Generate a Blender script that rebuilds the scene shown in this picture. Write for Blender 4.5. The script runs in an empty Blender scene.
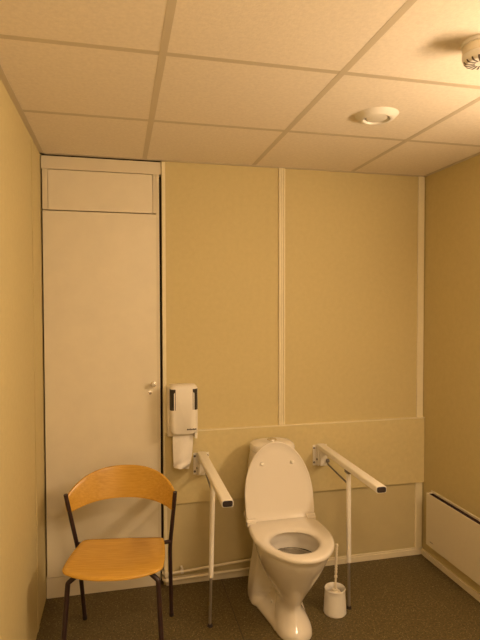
import bpy, bmesh, math, random
from mathutils import Vector, Matrix
random.seed(7)
C = bpy.context.scene.collection
PI = math.pi

# ------------------------------------------------------------------ room numbers (metres)
W, H = 2.215, 2.331            # room width and ceiling height; the far wall is the plane y = 0
YB = -3.25                     # the wall behind the viewer
GX, GY, T = 0.528, 0.603, 0.6  # ceiling grid offsets and tile size

# ------------------------------------------------------------------ materials
def new_mat(name):
    m = bpy.data.materials.new(name); m.use_nodes = True
    nt = m.node_tree
    return m, nt, nt.nodes['Principled BSDF']

def mat(name, col, rough=0.5, metal=0.0, noise=0.0, nscale=60, bump=0.0, bscale=300, coat=0.0, stretch=None, spec=0.5):
    """plain surface with optional fine colour mottling and a fine bump"""
    m, nt, b = new_mat(name)
    b.inputs['Base Color'].default_value = (*col, 1)
    b.inputs['Roughness'].default_value = rough
    b.inputs['Metallic'].default_value = metal
    b.inputs['Specular IOR Level'].default_value = spec
    b.inputs['Coat Weight'].default_value = coat
    tc = nt.nodes.new('ShaderNodeTexCoord')
    src = tc.outputs['Object']
    if stretch:
        mp = nt.nodes.new('ShaderNodeMapping'); mp.inputs['Scale'].default_value = stretch
        nt.links.new(src, mp.inputs['Vector']); src = mp.outputs['Vector']
    if noise:
        n = nt.nodes.new('ShaderNodeTexNoise'); n.inputs['Scale'].default_value = nscale
        n.inputs['Detail'].default_value = 5; n.inputs['Roughness'].default_value = 0.6
        nt.links.new(src, n.inputs['Vector'])
        r = nt.nodes.new('ShaderNodeValToRGB')
        r.color_ramp.elements[0].position = 0.3; r.color_ramp.elements[1].position = 0.7
        r.color_ramp.elements[0].color = (*[c * (1 - noise) for c in col], 1)
        r.color_ramp.elements[1].color = (*[min(1, c * (1 + noise)) for c in col], 1)
        nt.links.new(n.outputs['Fac'], r.inputs['Fac']); nt.links.new(r.outputs['Color'], b.inputs['Base Color'])
    if bump:
        n2 = nt.nodes.new('ShaderNodeTexNoise'); n2.inputs['Scale'].default_value = bscale
        n2.inputs['Detail'].default_value = 3
        nt.links.new(src, n2.inputs['Vector'])
        bp = nt.nodes.new('ShaderNodeBump'); bp.inputs['Strength'].default_value = bump; bp.inputs['Distance'].default_value = 0.003
        nt.links.new(n2.outputs['Fac'], bp.inputs['Height']); nt.links.new(bp.outputs['Normal'], b.inputs['Normal'])
    return m

M = {}
M['wall'] = mat('wall_fabric', (.60, .505, .262), .75, noise=.03, nscale=40, bump=.25, bscale=260, spec=.3)
M['panel'] = mat('wainscot_board', (.645, .545, .287), .7, noise=.04, nscale=40, bump=.22, bscale=260, spec=.3)
M['lower'] = mat('lower_wall_paint', (.56, .475, .262), .6, noise=.03, nscale=12, bump=.1, bscale=200)
M['strip'] = mat('cream_cover_strip', (.80, .72, .50), .5, noise=.02)
M['door'] = mat('door_paint', (.77, .70, .545), .42, noise=.03, nscale=9, bump=.06, bscale=120)
M['frame'] = mat('door_frame_paint', (.72, .645, .49), .45)
M['ceiling'] = mat('mineral_tile', (.85, .765, .64), .9, noise=.05, nscale=75, bump=.22, bscale=160, spec=.1)
M['grid'] = mat('ceiling_rail', (.62, .54, .405), .5)
M['gap'] = mat('painted_gap_shade', (.03, .015, .014), .9, spec=.1)  # near black that stands in for the shade inside gaps
M['base'] = mat('baseboard_paint', (.74, .66, .48), .5, noise=.04, nscale=20)
M['white_plastic'] = mat('white_plastic', (.82, .78, .70), .35, noise=.015)
M['ceramic'] = mat('white_ceramic', (.78, .725, .64), .09, coat=.4, noise=.01, nscale=8)
M['seat_plastic'] = mat('seat_plastic', (.74, .685, .60), .2, noise=.01, nscale=8)
M['white_metal'] = mat('white_enamel', (.84, .80, .72), .3)
M['grey_metal'] = mat('grey_steel', (.22, .20, .18), .45, metal=.6)
M['steel'] = mat('brushed_steel', (.36, .33, .29), .45, metal=.7)
M['chrome'] = mat('chrome', (.72, .68, .62), .22, metal=1.0)
M['dark_metal'] = mat('chair_enamel', (.035, .016, .016), .38, noise=.1)
M['black'] = mat('black_plastic', (.022, .014, .015), .5)
M['smoke'] = mat('smoked_window', (.028, .022, .016), .4)
M['paper'] = mat('tissue_paper', (.86, .82, .75), .95, noise=.03, nscale=30, bump=.3, bscale=90, spec=.1)
M['pipe'] = mat('pipe_paint', (.78, .70, .52), .4)
M['heater'] = mat('heater_enamel', (.78, .71, .56), .4, noise=.015)
M['bristle'] = mat('bristles', (.7, .62, .48), .8, noise=.2, nscale=200)
M['ivory'] = mat('ivory_plastic', (.80, .72, .56), .4)
M['print'] = mat('dark_print', (.09, .07, .06), .6)

def wood():
    m, nt, b = new_mat('beech_plywood')
    tc = nt.nodes.new('ShaderNodeTexCoord')
    mp = nt.nodes.new('ShaderNodeMapping'); mp.inputs['Scale'].default_value = (5, 60, 60)
    n = nt.nodes.new('ShaderNodeTexNoise'); n.inputs['Scale'].default_value = 2.2; n.inputs['Detail'].default_value = 7
    r = nt.nodes.new('ShaderNodeValToRGB')
    r.color_ramp.elements[0].position = .3; r.color_ramp.elements[1].position = .72
    r.color_ramp.elements[0].color = (.55, .295, .040, 1); r.color_ramp.elements[1].color = (.66, .38, .060, 1)
    nt.links.new(tc.outputs['Object'], mp.inputs['Vector']); nt.links.new(mp.outputs['Vector'], n.inputs['Vector'])
    nt.links.new(n.outputs['Fac'], r.inputs['Fac']); nt.links.new(r.outputs['Color'], b.inputs['Base Color'])
    b.inputs['Roughness'].default_value = .27
    b.inputs['Coat Weight'].default_value = .25; b.inputs['Coat Roughness'].default_value = .22
    return m
M['wood'] = wood()

def floor_mat():
    m, nt, b = new_mat('speckled_vinyl')
    L = nt.links.new
    tc = nt.nodes.new('ShaderNodeTexCoord')
    n = nt.nodes.new('ShaderNodeTexNoise'); n.inputs['Scale'].default_value = 95; n.inputs['Detail'].default_value = 6; n.inputs['Roughness'].default_value = .7
    L(tc.outputs['Object'], n.inputs['Vector'])
    r = nt.nodes.new('ShaderNodeValToRGB')
    r.color_ramp.elements[0].position = .38; r.color_ramp.elements[1].position = .63
    r.color_ramp.elements[0].color = (.068, .049, .018, 1); r.color_ramp.elements[1].color = (.16, .121, .050, 1)
    L(n.outputs['Fac'], r.inputs['Fac'])
    v = nt.nodes.new('ShaderNodeTexVoronoi'); v.inputs['Scale'].default_value = 125
    L(tc.outputs['Object'], v.inputs['Vector'])
    lt = nt.nodes.new('ShaderNodeMath'); lt.operation = 'LESS_THAN'; lt.inputs[1].default_value = .26
    L(v.outputs['Distance'], lt.inputs[0])
    sc = nt.nodes.new('ShaderNodeSeparateColor'); L(v.outputs['Color'], sc.inputs['Color'])
    gt = nt.nodes.new('ShaderNodeMath'); gt.operation = 'GREATER_THAN'; gt.inputs[1].default_value = .6
    L(sc.outputs['Red'], gt.inputs[0])
    mu = nt.nodes.new('ShaderNodeMath'); mu.operation = 'MULTIPLY'; L(lt.outputs[0], mu.inputs[0]); L(gt.outputs[0], mu.inputs[1])
    mx = nt.nodes.new('ShaderNodeMix'); mx.data_type = 'RGBA'
    L(mu.outputs[0], mx.inputs['Factor']); L(r.outputs['Color'], mx.inputs['A']); mx.inputs['B'].default_value = (.33, .26, .12, 1)
    # welded sheet seam running away from the wall
    sp = nt.nodes.new('ShaderNodeSeparateXYZ'); L(tc.outputs['Object'], sp.inputs['Vector'])
    d = nt.nodes.new('ShaderNodeMath'); d.operation = 'SUBTRACT'; d.inputs[1].default_value = .938; L(sp.outputs['X'], d.inputs[0])
    ab = nt.nodes.new('ShaderNodeMath'); ab.operation = 'ABSOLUTE'; L(d.outputs[0], ab.inputs[0])
    l2 = nt.nodes.new('ShaderNodeMath'); l2.operation = 'LESS_THAN'; l2.inputs[1].default_value = .0028; L(ab.outputs[0], l2.inputs[0])
    mx2 = nt.nodes.new('ShaderNodeMix'); mx2.data_type = 'RGBA'
    L(l2.outputs[0], mx2.inputs['Factor']); L(mx.outputs['Result'], mx2.inputs['A']); mx2.inputs['B'].default_value = (.06, .045, .025, 1)
    L(mx2.outputs['Result'], b.inputs['Base Color'])
    b.inputs['Roughness'].default_value = .5
    b.inputs['Specular IOR Level'].default_value = .35
    bp = nt.nodes.new('ShaderNodeBump'); bp.inputs['Strength'].default_value = .15; bp.inputs['Distance'].default_value = .002
    L(n.outputs['Fac'], bp.inputs['Height']); L(bp.outputs['Normal'], b.inputs['Normal'])
    return m
M['floor'] = floor_mat()

def water_mat():
    m, nt, b = new_mat('bowl_water')
    b.inputs['Base Color'].default_value = (.80, .78, .72, 1)
    b.inputs['Transmission Weight'].default_value = 1.0
    b.inputs['IOR'].default_value = 1.33
    b.inputs['Roughness'].default_value = .02
    tc = nt.nodes.new('ShaderNodeTexCoord')
    n = nt.nodes.new('ShaderNodeTexNoise'); n.inputs['Scale'].default_value = 14
    nt.links.new(tc.outputs['Object'], n.inputs['Vector'])
    bp = nt.nodes.new('ShaderNodeBump'); bp.inputs['Strength'].default_value = .08; bp.inputs['Distance'].default_value = .01
    nt.links.new(n.outputs['Fac'], bp.inputs['Height']); nt.links.new(bp.outputs['Normal'], b.inputs['Normal'])
    return m
M['water'] = water_mat()

def glow_mat(strength):
    m, nt, b = new_mat('opal_glass_lit')
    b.inputs['Base Color'].default_value = (.8, .75, .65, 1)
    b.inputs['Emission Color'].default_value = (1.0, .73, .475, 1)
    b.inputs['Emission Strength'].default_value = strength
    return m

# ------------------------------------------------------------------ mesh helpers
def box(bm, x0, y0, z0, x1, y1, z1, bev=0.0, seg=2):
    x0, x1 = min(x0, x1), max(x0, x1); y0, y1 = min(y0, y1), max(y0, y1); z0, z1 = min(z0, z1), max(z0, z1)
    t = bmesh.new()
    bmesh.ops.create_cube(t, size=1)
    for v in t.verts:
        v.co = Vector(((x0 + x1) / 2 + v.co.x * (x1 - x0), (y0 + y1) / 2 + v.co.y * (y1 - y0), (z0 + z1) / 2 + v.co.z * (z1 - z0)))
    if bev:
        bmesh.ops.bevel(t, geom=t.edges[:], offset=bev, segments=seg, profile=.5, affect='EDGES')
    merge(bm, t); return bm

def merge(bm, t, mx=None):
    if mx: bmesh.ops.transform(t, matrix=mx, verts=t.verts)
    me = bpy.data.meshes.new('tmp'); t.to_mesh(me); t.free()
    bm.from_mesh(me); bpy.data.meshes.remove(me)

def loft(bm, rings, cap0=True, cap1=True, closed=True):
    vs = [[bm.verts.new(p) for p in r] for r in rings]
    n = len(rings[0])
    for a, b in zip(vs, vs[1:]):
        for i in range(n if closed else n - 1):
            j = (i + 1) % n
            bm.faces.new((a[i], a[j], b[j], b[i]))
    if cap0: bm.faces.new(list(reversed(vs[0])))
    if cap1: bm.faces.new(vs[-1])
    return vs

def fillet(pts, r, n=6):
    pts = [Vector(p) for p in pts]; out = [pts[0]]
    for a, b, c in zip(pts, pts[1:], pts[2:]):
        d1, d2 = (a - b), (c - b); q = min(r, d1.length * .45, d2.length * .45)
        p, s = b + d1.normalized() * q, b + d2.normalized() * q
        for k in range(n + 1):
            t = k / n; out.append(p * (1 - t) ** 2 + b * 2 * t * (1 - t) + s * t * t)
    out.append(pts[-1]); return out

def tube(bm, pts, r, seg=14, rad=None, flat=None):
    """round (or flat = (half width, half height)) tube along a polyline, capped"""
    pts = [Vector(p) for p in pts]; rings = []
    d = (pts[1] - pts[0]).normalized()
    up = Vector((0, 0, 1)) if abs(d.z) < .9 else Vector((1, 0, 0))
    u = d.cross(up).normalized(); v = u.cross(d).normalized()
    for i, p in enumerate(pts):
        if i == 0: t = (pts[1] - pts[0])
        elif i == len(pts) - 1: t = (pts[-1] - pts[-2])
        else: t = (pts[i + 1] - pts[i]).normalized() + (pts[i] - pts[i - 1]).normalized()
        t.normalize()
        u = (u - t * u.dot(t)).normalized(); v = t.cross(u) * -1
        v = u.cross(t).normalized()
        rr = rad[i] if rad else r
        ring = []
        for k in range(seg):
            a = 2 * PI * k / seg
            ca, sa = math.cos(a), math.sin(a)
            if flat:
                e = .45
                ca = math.copysign(abs(ca) ** e, ca) * flat[0]; sa = math.copysign(abs(sa) ** e, sa) * flat[1]
                ring.append(p + u * ca + v * sa)
            else:
                ring.append(p + u * ca * rr + v * sa * rr)
        rings.append(ring)
    loft(bm, rings); return bm

def lathe(bm, prof, c, seg=40, mx=None):
    """revolve (r, z) profile about the vertical through c; r = 0 ends close on the axis"""
    t = bmesh.new(); rows = []
    for r, z in prof:
        if r < 1e-6: rows.append([t.verts.new((0, 0, z))])
        else: rows.append([t.verts.new((r * math.cos(2 * PI * k / seg), r * math.sin(2 * PI * k / seg), z)) for k in range(seg)])
    for a, b in zip(rows, rows[1:]):
        for k in range(seg):
            j = (k + 1) % seg
            if len(a) == 1 and len(b) == 1: continue
            if len(a) == 1: t.faces.new((a[0], b[j], b[k]))
            elif len(b) == 1: t.faces.new((a[k], a[j], b[0]))
            else: t.faces.new((a[k], a[j], b[j], b[k]))
    bmesh.ops.recalc_face_normals(t, faces=t.faces)
    merge(bm, t, Matrix.Translation(Vector(c)) @ (mx or Matrix.Identity(4))); return bm

def prism(bm, outline, depth, axis='y', start=0.0, bev=0.0):
    """extrude a closed 2-D outline (a, b) along an axis"""
    t = bmesh.new()
    def p(a, b, d):
        return {'y': (a, d, b), 'x': (d, a, b), 'z': (a, b, d)}[axis]
    f = t.faces.new([t.verts.new(p(a, b, start)) for a, b in outline])
    ex = bmesh.ops.extrude_face_region(t, geom=[f])
    vec = Vector(p(0, 0, depth))
    bmesh.ops.translate(t, vec=vec, verts=[g for g in ex['geom'] if isinstance(g, bmesh.types.BMVert)])
    bmesh.ops.recalc_face_normals(t, faces=t.faces)
    if bev: bmesh.ops.bevel(t, geom=t.edges[:], offset=bev, segments=2, profile=.5, affect='EDGES')
    merge(bm, t); return bm

OFF = {}
def obj(name, bm, m, parent=None, angle=35, local=False, off=None):
    """link a bmesh as ONE object; coordinates are world ones unless local (or the parent was made local)"""
    bmesh.ops.recalc_face_normals(bm, faces=bm.faces)
    o0 = Vector((0, 0, 0))
    if parent is not None: o0 = OFF.get(parent.name, Vector((0, 0, 0)))
    elif off is not None: o0 = Vector(off)
    if not local and o0.length: bmesh.ops.translate(bm, vec=-o0, verts=bm.verts)
    me = bpy.data.meshes.new(name); bm.to_mesh(me); bm.free()
    for p in me.polygons: p.use_smooth = True
    me.set_sharp_from_angle(angle=math.radians(angle))
    me.materials.append(m)
    o = bpy.data.objects.new(name, me); C.objects.link(o)
    if angle < 45:
        wn = o.modifiers.new('weighted_normal', 'WEIGHTED_NORMAL'); wn.keep_sharp = True; wn.weight = 80
    if parent is not None: o.parent = parent
    elif off is not None: o.location = off
    OFF[o.name] = o0
    return o

def tag(o, label, cat, group=None):
    o['label'] = label; o['category'] = cat; o['kind'] = 'thing'
    if group: o['group'] = group
    return o

def thing(name, label, cat, loc, rotz=0, group=None, local=False):
    o = bpy.data.objects.new(name, None); C.objects.link(o)
    o.location = loc; o.rotation_euler = (0, 0, rotz); o.empty_display_size = .1
    OFF[o.name] = Vector((0, 0, 0)) if local else Vector(loc)
    return tag(o, label, cat, group)

def struct(name, bm, m, label, cat, parent=None, angle=35):
    o = obj(name, bm, m, parent, angle)
    if parent is None: o['kind'] = 'structure'; o['label'] = label; o['category'] = cat
    return o

def B(): return bmesh.new()

# ------------------------------------------------------------------ room shell
struct('floor', box(B(), -.1, YB - .1, -.1, W + .1, .16, 0), M['floor'], 'dark speckled vinyl floor with a welded seam beside the toilet', 'floor')

# ceiling: mineral tiles lying in a metal grid, one mesh with bevelled tile edges
bm = B()
xs = [-.0] + [GX + T * k for k in range(3)] + [W]
ys = [0.0] + [-GY - T * k for k in range(5)] + [YB]
for i in range(len(xs) - 1):
    for j in range(len(ys) - 1):
        g = .0105
        box(bm, xs[i] + (g if i else .001), ys[j] - (g if j else .001), H - .0005, xs[i + 1] - g, ys[j + 1] + g, H + .02, .0025, 2)
box(bm, -.1, YB - .1, H + .022, W + .1, .16, H + .12)
struct('ceiling', bm, M['ceiling'], 'suspended ceiling of pale mineral tiles', 'ceiling')
bm = B()
for x in xs[1:-1]: box(bm, x - .012, YB, H - .001, x + .012, 0, H + .021)
for y in ys[1:-1]: box(bm, 0, y - .012, H - .0006, W, y + .012, H + .0205)
for (a, b_, c, d) in ((0, -.021, W, 0), (0, YB, W, YB + .021), (0, YB, .021, 0), (W - .021, YB, W, 0)):
    box(bm, a, b_, H - .0045, c, d, H - .0015)
struct('trim_1', bm, M['grid'], 'metal rails of the ceiling grid', 'ceiling grid')

# far wall, right of the door: fabric panels above, painted board below
bm = B(); box(bm, .618, 0, 0, W + .1, .1, H + .02)
struct('wall_back', bm, M['wall'], 'far wall covered in mustard cream panels', 'wall')
struct('wall_left', box(B(), -.1, YB - .1, 0, 0, .16, H + .02), M['wall'], 'cream wall on the left', 'wall')
struct('wall_right', box(B(), W, YB - .1, 0, W + .1, 0.0, H + .02), M['wall'], 'cream wall on the right behind the panel heater', 'wall')
struct('wall_front', box(B(), 0, YB - .1, 0, W, YB, H + .02), M['white_plastic'], 'wall behind the viewer', 'wall')

# lower painted zone of the far wall, its big splash board, cover strips and baseboards
bm = B(); box(bm, .637, -.004, .03, 2.209, 0, .46); struct('trim_2', bm, M['lower'], 'painted lower zone of the far wall', 'wall panel')
bm = B(); box(bm, .628, -.020, .4535, 2.2135, 0, .8512, .003)
struct('trim_3', bm, M['panel'], 'wide horizontal board across the far wall behind the toilet', 'wall board')
bm = B(); box(bm, .628, -.0225, .8515, 2.2135, 0, .857, .0015); struct('trim_13', bm, M['strip'], 'pale top edge of the wide board behind the toilet', 'board edge')
def cover_strip(name, x0, x1, z0, z1, label):
    b = B(); box(b, x0, -.006, z0, x1, 0, z1, .0012)
    w = x1 - x0
    if w > .03:
        box(b, x0 + .002, -.011, z0, x0 + w * .26, -.005, z1, .002); box(b, x0 + w * .37, -.010, z0, x0 + w * .63, -.005, z1, .002); box(b, x1 - w * .26, -.011, z0, x1 - .002, -.005, z1, .002)
    return struct(name, b, M['strip'], label, 'cover strip')
cover_strip('trim_4', 1.278, 1.318, .8555, H - .004, 'ribbed cover strip in the middle of the far wall')
b = B(); box(b, 2.166, -.008, .8555, 2.207, 0, H - .004, .0015); struct('trim_5', b, M['strip'], 'upper cover strip in the right corner', 'cover strip')
b = B(); box(b, 2.160, -.012, .045, 2.205, 0, .4535, .0015); struct('trim_6', b, M['strip'], 'lower cover strip in the right corner', 'cover strip')
b = B(); box(b, .618, -.012, .09, .637, .002, H - .011, .0015); struct('trim_7', b, M['strip'], 'cover strip beside the door gap', 'cover strip')
b = B(); box(b, .63, -.014, 0, W, 0, .034, .003); box(b, .63, -.009, .034, W, 0, .044, .002)
struct('baseboard_back', b, M['base'], 'painted baseboard of the far wall', 'baseboard')
b = B(); box(b, W - .014, YB, 0, W, -.0, .034, .003)
struct('baseboard_right', b, M['base'], 'painted baseboard of the right wall', 'baseboard')
b = B(); box(b, 0, -.280, .0, .003, -.245, H - .006, .001); struct('trim_8', b, M['wall'], 'flat cover strip on the left wall near the corner', 'cover strip')

# door with a fixed panel above it
b = B(); box(b, .0, .055, 0, .64, .12, H + .02); struct('trim_9', b, M['gap'], 'dark backing painted as the shade in the gap around the door', 'recess')  # backing coloured dark to paint the shade behind the door gap
b = B(); box(b, .008, .0, .114, .597, .04, 2.040, .0018)
door = struct('door_1', b, M['door'], 'plain cream door with a small round turn knob', 'door')
b = B(); box(b, .003, .006, .0, .600, .05, .109, .0015); struct('trim_10', b, M['door'], 'low sill board under the door', 'sill')
b = B(); box(b, .0365, .003, 2.0455, .570, .04, 2.252, .0012)
struct('trim_11', b, M['door'], 'fixed panel above the door', 'door panel')
b = B(); box(b, .004, -.004, 2.254, .6165, .05, H - .011, .0015)
box(b, .588, -.002, .11, .6045, .052, 2.254, .001)
box(b, .008, .001, 2.0455, .0345, .05, 2.254, .001); box(b, .572, .001, 2.0455, .588, .05, 2.254, .001)
struct('trim_12', b, M['frame'], 'door frame with its head board and right post', 'door frame')
rx = Matrix.Rotation(PI / 2, 4, 'X')
b = B(); lathe(b, [(0, 0), (.014, 0), (.014, .004), (.0075, .007), (.0075, .02), (.0125, .024), (.0135, .034), (.011, .04), (0, .041)], (.566, 0, 1.12), 28, rx)
obj('door_knob', b, M['chrome'], door)
b = B(); lathe(b, [(0, 0), (.0095, 0), (.0095, .003), (.0075, .004), (.0055, .004), (.0045, .0015), (0, .0015)], (.549, 0, 1.074), 28, rx)
obj('keyhole', b, M['chrome'], door)

# ------------------------------------------------------------------ heating pipes along the far wall
def pipe(z0, z1, y, label):
    t = thing('water_pipe', label, 'pipe', (.614, y, z0), group='pipes along the far wall')
    b = B(); tube(b, fillet([(.611, .04, z0), (.614, y, z0), (1.14, y, z1), (1.14, -.004, z1)], .02), .0075, 14)
    obj('tube', b, M['pipe'], t)
    return t
p1 = pipe(.076, .106, -.034, 'upper of two thin cream pipes running along the far wall to the toilet')
p2 = pipe(.041, .055, -.034, 'lower of two thin cream pipes just above the baseboard by the toilet')
b = B(); tube(b, [(.706, -.034, .0813), (.722, -.034, .0822)], .0115, 14); tube(b, [(.714, -.034, .0815), (.714, -.034, .106)], .005, 10); box(b, .708, -.034, .094, .72, 0, .1)
obj('pipe_clip', b, M['white_plastic'], p1)
b = B(); box(b, .618, -.046, .064, .638, -.0, .09, .004); obj('wall_plate', b, M['pipe'], p1)
b = B(); tube(b, [(.624, -.034, .0413), (.642, -.034, .0417)], .0125, 12); obj('coupling', b, M['pipe'], p2)

# ------------------------------------------------------------------ paper towel dispenser
t = thing('towel_dispenser', 'white wall paper towel dispenser with two dark side windows', 'dispenser', (.722, -.018, .845))
def rrect(x0, z0, x1, z1, r, n=6, top=True, bot=True):
    out = []
    def arc(cx, cz, a0):
        for k in range(n + 1):
            a = a0 + PI / 2 * k / n; out.append((cx + r * math.cos(a), cz + r * math.sin(a)))
    if bot: arc(x0 + r, z0 + r, PI); arc(x1 - r, z0 + r, 1.5 * PI)
    else: out.extend([(x0, z0), (x1, z0)])
    if top: arc(x1 - r, z1 - r, 0); arc(x0 + r, z1 - r, PI / 2)
    else: out.extend([(x1, z1), (x0, z1)])
    return out
# rear housing (darker side) and front cover bulging out of it
b = B(); prism(b, rrect(.636, .845, .800, 1.118, .02, bot=False), -.075, 'y', -.0, .003); obj('back_housing', b, M['heater'], t)
b = B()
rings = []
for y, s in ((-.07, .0), (-.105, .0), (-.118, .004), (-.126, .011), (-.13, .022)):
    rings.append([(x, y, z) for x, z in rrect(.647 + s, .862 + s * .3, .792 - s, 1.126 - s, .026)])
loft(b, rings); obj('front_cover', b, M['white_plastic'], t, 50)
for m_ in (1, -1):
    xc = .7195
    b = B(); prism(b, [(xc - m_ * .0735, -.09), (xc - m_ * .0735, -.112), (xc - m_ * .0650, -.1262), (xc - m_ * .0450, -.1308), (xc - m_ * .0450, -.09)], .112, 'z', .993, .002)
    obj('level_window', b, M['smoke'], t)
b = B()
px = .733
for k, (w_, h_) in enumerate([(.006, .0075), (.007, .006), (.0055, .0075), (.0075, .0055), (.0055, .0075), (.007, .006), (.0045, .0075)]):
    box(b, px, -.1315, .8875, px + w_, -.129, .8875 + h_); px += w_ + .0012
obj('brand_mark', b, M['print'], t)
b = B(); box(b, .776, -.122, .838, .790, -.075, .866, .003); obj('tear_guide', b, M['white_plastic'], t)
# the paper strip
b = B()
cols, rows = 13, 26
front, back = [], []
for r_ in range(rows + 1):
    f = r_ / rows; z = .8615 - .19 * f
    wl, wr = .662 + .006 * f ** 2, .772 - .006 * f - .018 * f ** 3
    if f > .9: wl += .003 * math.sin(r_)
    row = []
    for c_ in range(cols + 1):
        g = c_ / cols; x = wl + (wr - wl) * g
        y = -.088 + .008 * math.sin(g * PI) * -1 + .004 * math.sin(g * 9 + f * 2) * f + (.012 * max(0, f - .78) / .22 * math.sin(g * 7 + 1.3 + f * 20))
        zz = z + (.006 * math.sin(g * 5.5 + .4) * max(0, f - .7) / .3)
        row.append((x, y, zz))
    front.append(row)
vs = [[b.verts.new(p) for p in row] for row in front]
vb = [[b.verts.new((p[0], p[1] + .003, p[2])) for p in row] for row in front]
for i in range(rows):
    for j in range(cols):
        b.faces.new((vs[i][j], vs[i + 1][j], vs[i + 1][j + 1], vs[i][j + 1])); b.faces.new((vb[i][j], vb[i][j + 1], vb[i + 1][j + 1], vb[i + 1][j]))
for i in range(rows):
    b.faces.new((vs[i][0], vb[i][0], vb[i + 1][0], vs[i + 1][0])); b.faces.new((vs[i][cols], vs[i + 1][cols], vb[i + 1][cols], vb[i][cols]))
for j in range(cols):
    b.faces.new((vs[0][j], vs[0][j + 1], vb[0][j + 1], vb[0][j])); b.faces.new((vs[rows][j], vb[rows][j], vb[rows][j + 1], vs[rows][j + 1]))
tag(obj('paper_towel', b, M['paper'], None, 60, off=(.70, -.088, .67)), 'white paper towel hanging out of the wall dispenser', 'paper towel')

# ------------------------------------------------------------------ folding toilet support arms
def support_arm(x, x_end, y_leg, x_foot, label):
    t = thing('grab_rail', label, 'grab rail', (x, -.018, .61), group='folding support arms beside the toilet')
    zc = .70
    b = B(); box(b, x - .045, -.023, .612, x + .043, -.018, .732, .002); obj('wall_plate', b, M['white_metal'], t)
    for dx in (-.037, .034):
        for z in (.63, .715):
            s = B(); lathe(s, [(0, 0), (.0062, 0), (.0062, .002), (.003, .004), (0, .004)], (x + dx, -.023, z), 16, rx); obj('screw', s, M['grey_metal'], t)
    b = B()
    for dx in (-.027, .021): box(b, x + dx, -.062, .618, x + dx + .005, -.022, .728, .0015)
    box(b, x - .022, -.085, .625, x + .021, -.03, .715, .004)
    obj('hinge_bracket', b, M['white_metal'], t)
    b = B(); tube(b, [(x - .031, -.048, .655), (x + .03, -.048, .655)], .006, 12); tube(b, [(x + .012, -.088, .655), (x + .028, -.088, .655)], .011, 14)
    obj('pivot_pin', b, M['grey_metal'], t)
    ze = .738
    b = B(); tube(b, [(x, -.03, .725), (x_end, -.795, ze)], 1, 32, flat=(.0245, .0155)); arm = obj('arm_bar', b, M['white_metal'], t, 40)
    d = (Vector((x_end, -.795, ze)) - Vector((x, -.03, .725))).normalized(); e = Vector((x_end, -.795, ze))
    b = B(); tube(b, [e - d * .005, e + d * .003], 1, 28, flat=(.021, .0122)); obj('end_cap', b, M['black'], arm)
    f = (-y_leg - .03) / .765; xl = x + (x_end - x) * f; zl = .725 + (ze - .725) * f
    b = B(); box(b, xl - .014, y_leg - .022, zl - .035, xl + .014, y_leg + .022, zl - .012, .003); obj('leg_joint', b, M['grey_metal'], t)
    b = B(); tube(b, [(xl, y_leg, zl - .02), (xl + (x_foot - xl) * .66, y_leg, .24)], .0118, 20); leg = obj('leg', b, M['white_metal'], t)
    b = B(); tube(b, [(xl + (x_foot - xl) * .63, y_leg, .26), (x_foot, y_leg, .008)], .0072, 16); obj('leg_extension', b, M['steel'], leg)
    b = B(); lathe(b, [(0, 0), (.014, 0), (.0125, .007), (.01, .012), (0, .012)], (x_foot, y_leg, 0), 20); obj('rubber_foot', b, M['black'], leg)
    b = B(); tube(b, fillet([(x + .018, -.088, .655), (xl + .012, -.14, .652), (xl, y_leg + .012, .640)], .02), .0048, 10); obj('brace_rod', b, M['grey_metal'], t)
    return t
support_arm(.826, .814, -.42, .803, 'white folding support arm left of the toilet, below the towel dispenser')
support_arm(1.527, 1.503, -.437, 1.52, 'white folding support arm right of the toilet, above the brush')

# ------------------------------------------------------------------ toilet (local frame: x across, -y = forward)
TX, TR = 1.184, math.radians(0.5)
toilet = thing('toilet', 'white floor standing toilet with its lid raised', 'toilet', (TX, -.42, 0), TR, local=True)
def L(u, t, z): return Vector((u, .42 - t, z))
def smax(a, b_, k=.02):
    h = max(k - abs(a - b_), 0) / k
    return max(a, b_) + h * h * k * .25
def interp(tab, z):
    # smooth (Hermite) interpolation of a table of rows (z, values...)
    if z <= tab[0][0]: return tab[0][1:]
    if z >= tab[-1][0]: return tab[-1][1:]
    for i in range(len(tab) - 1):
        p, q = tab[i], tab[i + 1]
        if z <= q[0]:
            o = tab[max(i - 1, 0)]; r = tab[min(i + 2, len(tab) - 1)]
            h = q[0] - p[0]; f = (z - p[0]) / h; out = []
            for n in range(1, len(p)):
                m0 = (q[n] - o[n]) / (q[0] - o[0]) * h; m1 = (r[n] - p[n]) / (r[0] - p[0]) * h
                out.append((2 * f ** 3 - 3 * f ** 2 + 1) * p[n] + (f ** 3 - 2 * f ** 2 + f) * m0 + (3 * f ** 2 - 2 * f ** 3) * q[n] + (f ** 3 - f ** 2) * m1)
            return tuple(out)
#        z    front end, centre, half length, half width of the bowl body
BOWL = [(0, .650, .120, .088), (.03, .644, .118, .084), (.07, .612, .110, .068), (.105, .590, .112, .051), (.135, .588, .125, .051), (.18, .612, .15, .073),
        (.25, .657, .19, .115), (.32, .70, .215, .146), (.38, .735, .235, .165), (.415, .748, .24, .171), (.43, .75, .24, .172)]
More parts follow.
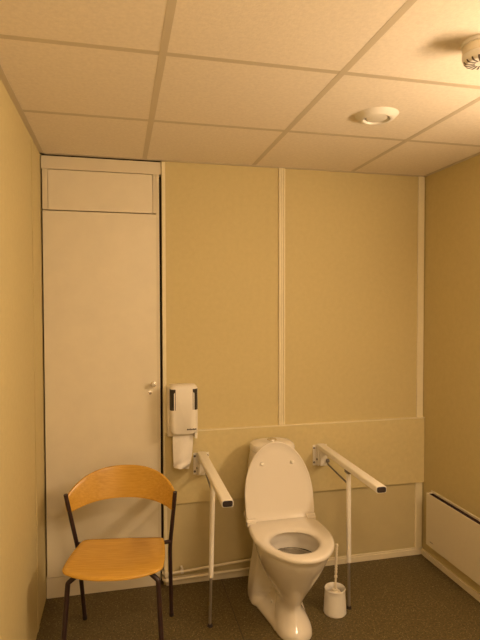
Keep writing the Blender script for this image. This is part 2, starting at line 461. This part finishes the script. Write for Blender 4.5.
#        z    back, front of the rear skirt, half width
SKIRT = [(0, .17, .32, .139), (.05, .165, .32, .138), (.09, .165, .33, .134), (.15, .16, .335, .125), (.25, .155, .33, .108), (.33, .14, .37, .108), (.40, .10, .46, .142), (.43, .10, .5, .158)]
WEB = [(0, .985), (.018, .975), (.032, .90), (.05, .66), (.07, .50), (.10, .46), (.2, .45), (.3, .5), (.43, .6)]
NT = 56
def half_width(t, z):
    fe, hl, w = interp(BOWL, z); c = fe - hl
    d = (t - c) / hl
    a = w * max(0, 1 - abs(d) ** 2.15) ** .5 if abs(d) < 1 else 0
    b0, b1, sw = interp(SKIRT, z); m_, h_ = (b0 + b1) / 2, (b1 - b0) / 2
    d2 = (t - m_) / h_
    s = sw * max(0, 1 - abs(d2) ** 7) ** .4 if abs(d2) < 1 else 0
    g = (t - m_) / (c - m_)
    web = (sw + (w - sw) * g) * interp(WEB, z)[0] if 0 < g < 1 else 0
    return smax(smax(a, s, .014), web, .018)
def outline(z, grow=0.0):
    fe = interp(BOWL, z)[0]; b0 = interp(SKIRT, z)[0]
    ts = [b0 + (fe - b0) * (1 - math.cos(PI * k / NT)) / 2 for k in range(NT + 1)]
    right = [(half_width(t, z) + grow if 0 < k < NT else 0, t) for k, t in enumerate(ts)]
    left = [(-u, t) for u, t in reversed(right[1:-1])]
    return right + left
b = B()
zs = [0, .004, .012, .02, .028, .036, .044, .052, .06, .07, .085, .1, .115, .13, .145, .16, .175, .19, .205, .22, .235, .25, .265, .28, .295, .31, .325, .34, .355, .37, .385, .4, .41, .418, .425, .43]
rings = [[L(u, t, z) for u, t in outline(z, -.004 if z < .003 else (-.004 if z > .428 else 0))] for z in zs]
# the inside of the bowl
top = outline(.43, -.004)
HC = .585
def hole(hu, hf, hb, z, sc=1.0, cshift=0.0):
    out = []
    for u, t in top:
        a = math.atan2(u / .172, (t - HC) / (.165 if t > HC else .505))
        uu = hu * math.sin(a) - .006; tt = (hf if math.cos(a) > 0 else hb) * math.cos(a)
        out.append(L(uu * sc, HC + cshift + tt * sc, z))
    return out
for hu, hf, hb, z, cs in ((.135, .14, .15, .431, 0), (.126, .13, .14, .428, 0), (.122, .126, .136, .40, 0), (.125, .128, .14, .392, 0), (.122, .124, .138, .375, 0), (.118, .118, .135, .35, -.005), (.10, .1, .12, .30, -.015), (.082, .08, .10, .25, -.03), (.062, .06, .08, .19, -.04), (.04, .04, .05, .15, -.05)):
    rings.append(hole(hu, hf, hb, z, 1, cs))
loft(b, rings)
obj('bowl', b, M['ceramic'], toilet, 48, local=True)
b = B(); ring = hole(.1188, .119, .1358, .3565, 1, -.004)
loft(b, [[Vector((p.x * .97, p.y, p.z - .02)) for p in ring], ring]); obj('water', b, M['water'], toilet, local=True)
for s in (-1, 1):
    b = B(); lathe(b, [(0, 0), (.008, 0), (.0075, .003), (.004, .0055), (0, .006)], L(s * .0735, .435, .09), 16, Matrix.Rotation(s * PI / 2, 4, 'Y')); obj('bolt_cover', b, M['white_plastic'], toilet, local=True)

# cistern: tapered tank with rounded corners and its cover
def tank_ring(hw, t0, t1, z, e=.35, n=48):
    out = []
    for k in range(n):
        a = 2 * PI * k / n; ca, sa = math.cos(a), math.sin(a)
        out.append(L(math.copysign(abs(ca) ** e, ca) * hw + .012, (t0 + t1) / 2 + math.copysign(abs(sa) ** e, sa) * (t1 - t0) / 2, z))
    return out
b = B(); loft(b, [tank_ring(.142, .06, .30, .40, .5), tank_ring(.142, .06, .29, .46, .5), tank_ring(.137, .065, .27, .56, .55), tank_ring(.129, .07, .252, .68, .6), tank_ring(.118, .075, .242, .757, .62), tank_ring(.116, .077, .238, .764, .62)])
obj('cistern', b, M['ceramic'], toilet, local=True)
b = B(); loft(b, [tank_ring(.117, .075, .24, .765, .62), tank_ring(.120, .071, .244, .769, .62), tank_ring(.120, .071, .244, .786, .62), tank_ring(.115, .075, .24, .800, .65), tank_ring(.100, .086, .228, .810, .7), tank_ring(.065, .11, .20, .815, .8)])
lid_c = obj('cistern_cover', b, M['ceramic'], toilet, local=True)
b = B(); lathe(b, [(0, 0), (.026, 0), (.026, .004), (.024, .007), (0, .008)], L(.012, .155, .8135), 28); obj('flush_button', b, M['chrome'], lid_c, local=True)

# seat: egg shaped ring with a straight hinge end
ZS, TH, TF = .436, .335, .782
def seat_out(n, grow=0.0):
    """outline from the hinge's right corner round the front to the left corner, closed by the hinge edge"""
    pts = []
    for k in range(n):
        a = 2 * PI * k / n     # 0 = front, going to +u
        ca, sa = math.cos(a), math.sin(a)
        if ca > 0: u = .187 * math.copysign(abs(sa) ** .92, sa) * (1 - .13 * ca); t = .545 + (TF - .545) * ca ** .96
        else:
            e = .24; u = .190 * math.copysign(abs(sa) ** e, sa) * (1 - .04 * abs(ca)); t = .545 - (.545 - TH) * abs(ca) ** .42
        pts.append((u * (1 + grow / .19), .545 + (t - .545) * (1 + grow / .22)))
    return pts
def seat_hole(n, grow=0.0):
    pts = []
    for k in range(n):
        a = 2 * PI * k / n; ca, sa = math.cos(a), math.sin(a)
        u = (.113 + grow) * sa - .008; t = .575 + ((.128 if ca > 0 else .108) + grow) * ca
        pts.append((u, t))
    return pts
N = 96
b = B()
def R_(pts, z): return [L(u, t, z) for u, t in pts]
rings = [R_(seat_out(N, -.006), ZS), R_(seat_out(N, -.001), ZS + .003), R_(seat_out(N, 0), ZS + .010), R_(seat_out(N, -.003), ZS + .017), R_(seat_out(N, -.012), ZS + .021),
         R_(seat_hole(N, .03), ZS + .021), R_(seat_hole(N, .012), ZS + .016), R_(seat_hole(N, .002), ZS + .009), R_(seat_hole(N, 0), ZS + .003), R_(seat_hole(N, .004), ZS)]
vs = loft(b, rings, False, False)
for i in range(N):
    j = (i + 1) % N; b.faces.new((vs[-1][i], vs[-1][j], vs[0][j], vs[0][i]))
seat = obj('seat', b, M['seat_plastic'], toilet, 50, local=True)

# lid: same outline, standing up against the cistern
b = B()
ZH, TB = ZS + .026, .345           # hinge line
lean = math.atan2(.102, .385)
def lid_pt(u, s, d):               # s along the lid from the hinge, d = thickness towards the room
    return L(u + .003, TB - s * math.sin(lean) + d * math.cos(lean), ZH - .012 + s * math.cos(lean) + d * math.sin(lean))
def lid_out(n, grow):
    out = []
    for k in range(n):
        a = 2 * PI * k / n; ca, sa = math.cos(a), math.sin(a)
        if ca > 0: u = .184 * math.copysign(abs(sa) ** .97, sa) * (1 - .075 * ca); s = .13 + .263 * ca ** .94
        else: u = .184 * math.copysign(abs(sa) ** .12, sa); s = .13 - .13 * abs(ca) ** .35
        out.append((u * (1 + grow / .18), .2 + (s - .2) * (1 + grow / .2)))
    return out
def LR(g, d): return [lid_pt(u, s, d) for u, s in lid_out(N, g)]
loft(b, [LR(-.05, -.012), LR(-.012, -.011), LR(-.003, -.007), LR(0, 0), LR(-.001, .005), LR(-.007, .007), LR(-.012, .004), LR(-.05, .003)])
lid = obj('lid', b, M['seat_plastic'], toilet, 50, local=True)
for u in (-.082, .082):
    b = B(); lathe(b, [(0, 0), (.009, 0), (.009, .010), (.007, .0145), (0, .0155)], lid_pt(u, .283, .002), 18, Matrix.Rotation(PI / 2 - lean, 4, 'X')); obj('bumper', b, M['white_metal'], lid, local=True)
for s in (-1, 1):
    b = B(); tube(b, [L(s * .135, .352, ZS + .026), L(s * .182, .352, ZS + .026)], .012, 16)
    p = L(s * .158, .350, ZS); box(b, p.x - .024, p.y - .022, ZS + .004, p.x + .024, p.y + .012, ZS + .029, .004)
    obj('hinge', b, M['seat_plastic'], toilet, local=True)

# ------------------------------------------------------------------ toilet brush in its holder
bx_, by_ = 1.436, -.452
b = B(); lathe(b, [(0, .0), (.055, 0), (.0575, .004), (.057, .01), (.0545, .05), (.0515, .1), (.0505, .118), (.0525, .122), (.0505, .126), (.047, .123), (.047, .1), (.052, .03), (0, .02)], (bx_, by_, 0), 40)
tag(obj('brush_holder', b, M['white_plastic'], None, 50, off=(bx_, by_, 0)), 'white tapered toilet brush holder on the floor right of the toilet', 'brush holder')
t = thing('toilet_brush', 'white toilet brush with a ribbed handle standing in its holder', 'toilet brush', (bx_, by_, .022))
b = B(); prof = [(0, .09), (.0065, .09), (.0055, .13), (.005, .175), (.0085, .178), (.0085, .186), (.005, .189), (.0062, .2)]
z = .2
while z < .325: prof += [(.0078, z + .006), (.0058, z + .013)]; z += .0145
prof += [(.008, z + .004), (.0085, z + .01), (.006, z + .017), (0, z + .019)]
tl = Matrix.Rotation(math.radians(1.6), 4, 'Y'); lathe(b, prof, (bx_ - .001, by_, 0), 20, tl); obj('handle', b, M['ivory'], t)
b = B(); lathe(b, [(0, .024), (.02, .026), (.034, .045), (.036, .08), (.03, .103), (.014, .112), (0, .113)], (bx_, by_, 0), 28)
for v in b.verts:
    d = Vector((v.co.x - bx_, v.co.y - by_, 0)); v.co += d * random.uniform(-.08, .12)
obj('bristle_head', b, M['bristle'], t)
b = B(); tube(b, [(bx_, by_, .09), (bx_, by_, .119)], .016, 20, rad=[.020, .013]); obj('collar', b, M['ivory'], t)

# ------------------------------------------------------------------ panel heater on the right wall
t = thing('panel_heater', 'flat cream panel heater with a dark top slot on the right wall', 'heater', (W, -.60, .085))
hy0, hy1 = -.108, -1.26
fx = W - .044
b = B(); box(b, fx, hy1, .113, fx + .005, hy0, .424, .002); obj('front_panel', b, M['heater'], t)
b = B(); box(b, W - .005, hy1, .113, W + .002, hy0 + .012, .431, .0015); obj('back_plate', b, M['heater'], t)
b = B(); box(b, fx + .0045, hy0 - .010, .115, W - .0045, hy0 - .001, .4235, .001); obj('end_cap', b, M['heater'], t)
b = B(); box(b, fx + .0048, hy1 + .004, .36, W - .0048, hy0 - .0102, .4185); obj('air_slot', b, M['gap'], t)  # solid dark block, its colour paints the shade inside the slot
b = B()
yy = -.15
for k in range(5): box(b, fx - .0006, yy - .004, .142, fx + .001, yy, .1452 + .001 * (k % 2)); yy -= .0062
obj('maker_mark', b, M['print'], t)

# ------------------------------------------------------------------ ceiling: air valve and smoke detector
vx, vy = 1.428, -.876
t = thing('air_valve', 'round white extract valve in the ceiling tile', 'ceiling vent', (vx, vy, H))
b = B(); lathe(b, [(.046, H + .012), (.05, H - .012), (.054, H - .0205), (.060, H - .0215), (.070, H - .018), (.082, H - .007), (.088, H - .001), (.088, H + .001)], (vx, vy, 0), 56); obj('flange', b, M['white_plastic'], t, 40)
b = B(); lathe(b, [(0, H + .006), (.051, H + .006), (.051, H - .0), (0, H - .0)], (vx, vy, 0), 40); obj('throat', b, M['black'], t)
b = B(); lathe(b, [(0, H - .0185), (.02, H - .0185), (.038, H - .0175), (.0425, H - .0145), (.042, H - .008), (.008, H - .002), (0, H - .002)], (vx, vy, 0), 48); obj('valve_disc', b, M['white_plastic'], t)

dx, dy = 1.4475, -1.484
t = thing('smoke_detector', 'round cream smoke detector on the ceiling at the right edge', 'smoke detector', (dx, dy, H))
b = B(); lathe(b, [(0, H + .0005), (.0575, H + .0005), (.0575, H - .010), (.0555, H - .012), (0, H - .012)], (dx, dy, 0), 48); obj('base', b, M['white_plastic'], t)
b = B(); lathe(b, [(0, H - .0115), (.052, H - .0115), (.0535, H - .015), (.054, H - .034), (.051, H - .038), (0, H - .038)], (dx, dy, 0), 48); obj('body', b, M['ivory'], t)
b = B(); lathe(b, [(0, H - .037), (.0535, H - .037), (.0545, H - .042), (.049, H - .055), (.044, H - .0605), (.038, H - .062), (0, H - .062)], (dx, dy, 0), 48); obj('sensor_head', b, M['white_plastic'], t)
for k in range(32):
    a = 2 * PI * k / 32
    if k % 2: continue
    s = B(); prism(s, [(.018, -.0623), (.0383, -.0623), (.0444, -.0609), (.0494, -.0554), (.0485, -.05), (.018, -.05)], .005, 'y', -.0025)
    bmesh.ops.transform(s, matrix=Matrix.Translation((dx, dy, H)) @ Matrix.Rotation(a, 4, 'Z'), verts=s.verts)
    obj('slot', s, M['print'], t)

# ------------------------------------------------------------------ chair (local frame: x across, -y = forward)
CR = math.radians(-9.5)
chair = thing('chair', 'beech plywood chair with dark metal legs in front of the door', 'chair', (.421, -.256, 0), CR, local=True)
def K(s, f, z): return Vector((s, -f, z))
# seat shell
b = B()
def seat_outline(n=20):
    pts = []
    hb, hf = .186, .208
    for k in range(n + 1):                       # rear edge, slightly bowed back
        g = -1 + 2 * k / n; pts.append((hb * g, .128 - .012 * (1 - g * g)))
    for k in range(1, n):                        # right side
        g = k / n; pts.append((hb + (hf - hb) * math.sin(g * PI / 2) + .004 * math.sin(g * PI), .128 + .29 * g))
    for k in range(n + 1):                       # front edge, bowed forward
        g = 1 - 2 * k / n; pts.append((hf * g, .422 + .05 * (1 - abs(g) ** 2.4)))
    for k in range(1, n):
        g = 1 - k / n; pts.append((-(hb + (hf - hb) * math.sin(g * PI / 2) + .004 * math.sin(g * PI)), .128 + .29 * g))
    # round the corners with a few smoothing passes
    for _ in range(2):
        m_ = len(pts); pts = [((pts[i - 1][0] + 2 * pts[i][0] + pts[(i + 1) % m_][0]) / 4, (pts[i - 1][1] + 2 * pts[i][1] + pts[(i + 1) % m_][1]) / 4) for i in range(m_)]
    return pts
so = seat_outline()
def sz(s, f):   # dished seat with the front edge rolling down
    return .452 - .012 * max(0, 1 - (s / .2) ** 2) * max(0, 1 - ((f - .27) / .2) ** 2) - .02 * max(0, (f - .40) / .09) ** 2
cs, cf = 0, .29
rings = []
for sc_, dz in ((.05, -.006), (.35, -.006), (.7, -.006), (.985, -.006), (1.0, -.0035), (1.0, .0035), (.985, .006), (.9, .006), (.75, .006), (.6, .006), (.4, .006), (.2, .006), (.04, .006)):
    ring = []
    for s, f in so:
        ss, ff = cs + (s - cs) * sc_, cf + (f - cf) * sc_
        ring.append(K(ss, ff, sz(ss, ff) + dz))
    rings.append(ring)
loft(b, rings); obj('seat', b, M['wood'], chair, 50, local=True)
# backrest: bent plywood band, taller in the middle
b = B(); n = 40; rings = []
for k in range(n + 1):
    g = -1 + 2 * k / n
    ang = g * 1.12
    s = -.012 + .2515 * math.sin(ang) / math.sin(1.12); f = .118 - .145 * (math.cos(ang) - math.cos(1.12)) / (1 - math.cos(1.12))
    a_ = 1 - abs(g) ** 2.2
    zt = .640 + .110 * (1 - abs(g) ** 2.4); zb = .575 + .025 * a_
    e = max(0, abs(g) - .93) / .07; zt -= .012 * e * e; zb += .010 * e * e
    out = Vector((math.sin(ang), -(-math.cos(ang)), 0)).normalized()   # away from the sitter
    ring = []
    hz = (zt - zb) / 2; zc = (zt + zb) / 2
    m_ = 20
    for q in range(m_):
        a = 2 * PI * q / m_; ca, sa = math.cos(a), math.sin(a)
        zz = math.copysign(abs(sa) ** .35, sa) * hz; tt = math.copysign(abs(ca) ** .35, ca) * .0052
        ring.append(K(s, f, zc + zz) + out * (tt + .022 * (zz / .08)))
    rings.append(ring)
loft(b, rings); obj('backrest', b, M['wood'], chair, 50, local=True)
for s in (-1, 1):
    b = B(); tube(b, fillet([K(s * .2125, .004, .012), K(s * .217 - .004, .085, .39), K(s * .254 - .012, .124, .668)], .06, 10), .0098, 14)
    lg = obj('leg', b, M['dark_metal'], chair, local=True)
    g_ = B(); tube(g_, [K(s * .2123, .002, 0), K(s * .2126, .006, .02)], .0112, 14); obj('glide', g_, M['black'], lg, local=True)
    b = B(); tube(b, fillet([K(s * .1, .36, .426), K(s * .150, .385, .422), K(s * .186, .40, .396), K(s * .209, .44, .012)], .006, 4), .0104, 14)
    lg = obj('leg', b, M['dark_metal'], chair, local=True)
    g_ = B(); tube(g_, [K(s * .2093, .4405, 0), K(s * .2085, .44, .02)], .0116, 14); obj('glide', g_, M['black'], lg, local=True)
    b = B(); tube(b, [K(s * .218, .092, .418), K(s * .15, .15, .434)], .009, 12); obj('bracket', b, M['dark_metal'], chair, local=True)
b = B()
for s in (-1, 1): tube(b, fillet([K(s * .155, .145, .433), K(s * .12, .2, .428), K(s * .1, .365, .426)], .03), .009, 12)
tube(b, [K(-.1, .36, .426), K(.1, .36, .426)], .009, 12); tube(b, [K(-.15, .15, .433), K(.15, .15, .433)], .009, 12)
obj('under_frame', b, M['dark_metal'], chair, local=True)

# ------------------------------------------------------------------ the room's lamp: an opal globe on the right wall
ly, lz = -1.80, 1.875
t = thing('wall_lamp', 'oblong opal wall lamp high on the right wall, outside the picture', 'wall lamp', (W, ly, lz))
def oval(ry, rz, x): return [(W - x, ly + ry * math.copysign(abs(math.cos(2 * PI * k / 48)) ** .8, math.cos(2 * PI * k / 48)), lz + rz * math.copysign(abs(math.sin(2 * PI * k / 48)) ** .8, math.sin(2 * PI * k / 48))) for k in range(48)]
b = B(); loft(b, [oval(.44, .078, 0), oval(.446, .082, .006), oval(.446, .082, .024), oval(.435, .073, .030)]); obj('wall_mount', b, M['white_plastic'], t)
b = B(); loft(b, [oval(.43 - .07 * (1 - math.cos(a) ** .8), .066 * math.cos(a) ** .8, .031 + .05 * math.sin(a)) for a in [PI / 2 * k / 10 * .97 for k in range(11)]], False, True); obj('lamp_shade', b, glow_mat(82), t, 180)

# added, unseen fill lamp on the ceiling behind the viewer, lifting the shadows
cx_, cy_ = .75, -2.72
t = thing('added_fill_lamp', 'added round fill light overhead behind the viewer, outside the picture', 'added fill lamp', (cx_, cy_, H))
b = B(); lathe(b, [(0, H), (.17, H), (.175, H - .006), (.175, H - .028), (.168, H - .034), (0, H - .034)], (cx_, cy_, 0), 48); obj('ceiling_mount', b, M['white_plastic'], t)
b = B(); lathe(b, [(0, H - .08)] + [(.16 * math.sin(PI / 2 * k / 12), H - .035 - .045 * math.cos(PI / 2 * k / 12)) for k in range(1, 13)], (cx_, cy_, 0), 48); obj('lamp_shade', b, glow_mat(64), t, 180)

# ------------------------------------------------------------------ camera and view
F, YAW, PITCH, ROLL = 518.2, .22916, -.029675, -.00205
fw = Vector((math.sin(YAW) * math.cos(PITCH), math.cos(YAW) * math.cos(PITCH), math.sin(PITCH)))
rt = Vector((math.cos(YAW), -math.sin(YAW), 0)); up = rt.cross(fw)
r2 = rt * math.cos(ROLL) + up * math.sin(ROLL); u2 = -rt * math.sin(ROLL) + up * math.cos(ROLL)
cam = bpy.data.cameras.new('camera'); co = bpy.data.objects.new('camera', cam); C.objects.link(co)
mx = Matrix((r2, u2, -fw)).transposed().to_4x4(); mx.translation = Vector((.3887, -2.8471, 1.5515)); co.matrix_world = mx
cam.sensor_fit = 'VERTICAL'; cam.sensor_height = 36; cam.lens = F / 640 * 36; cam.clip_start = .01
bpy.context.scene.camera = co

w = bpy.data.worlds.new('World'); bpy.context.scene.world = w; w.use_nodes = True
w.node_tree.nodes['Background'].inputs['Color'].default_value = (0, 0, 0, 1)
w.node_tree.nodes['Background'].inputs['Strength'].default_value = 0
vs_ = bpy.context.scene.view_settings
vs_.view_transform = 'Standard'; vs_.look = 'None'; vs_.exposure = 0.0; vs_.gamma = 1.0; vs_.use_curve_mapping = False
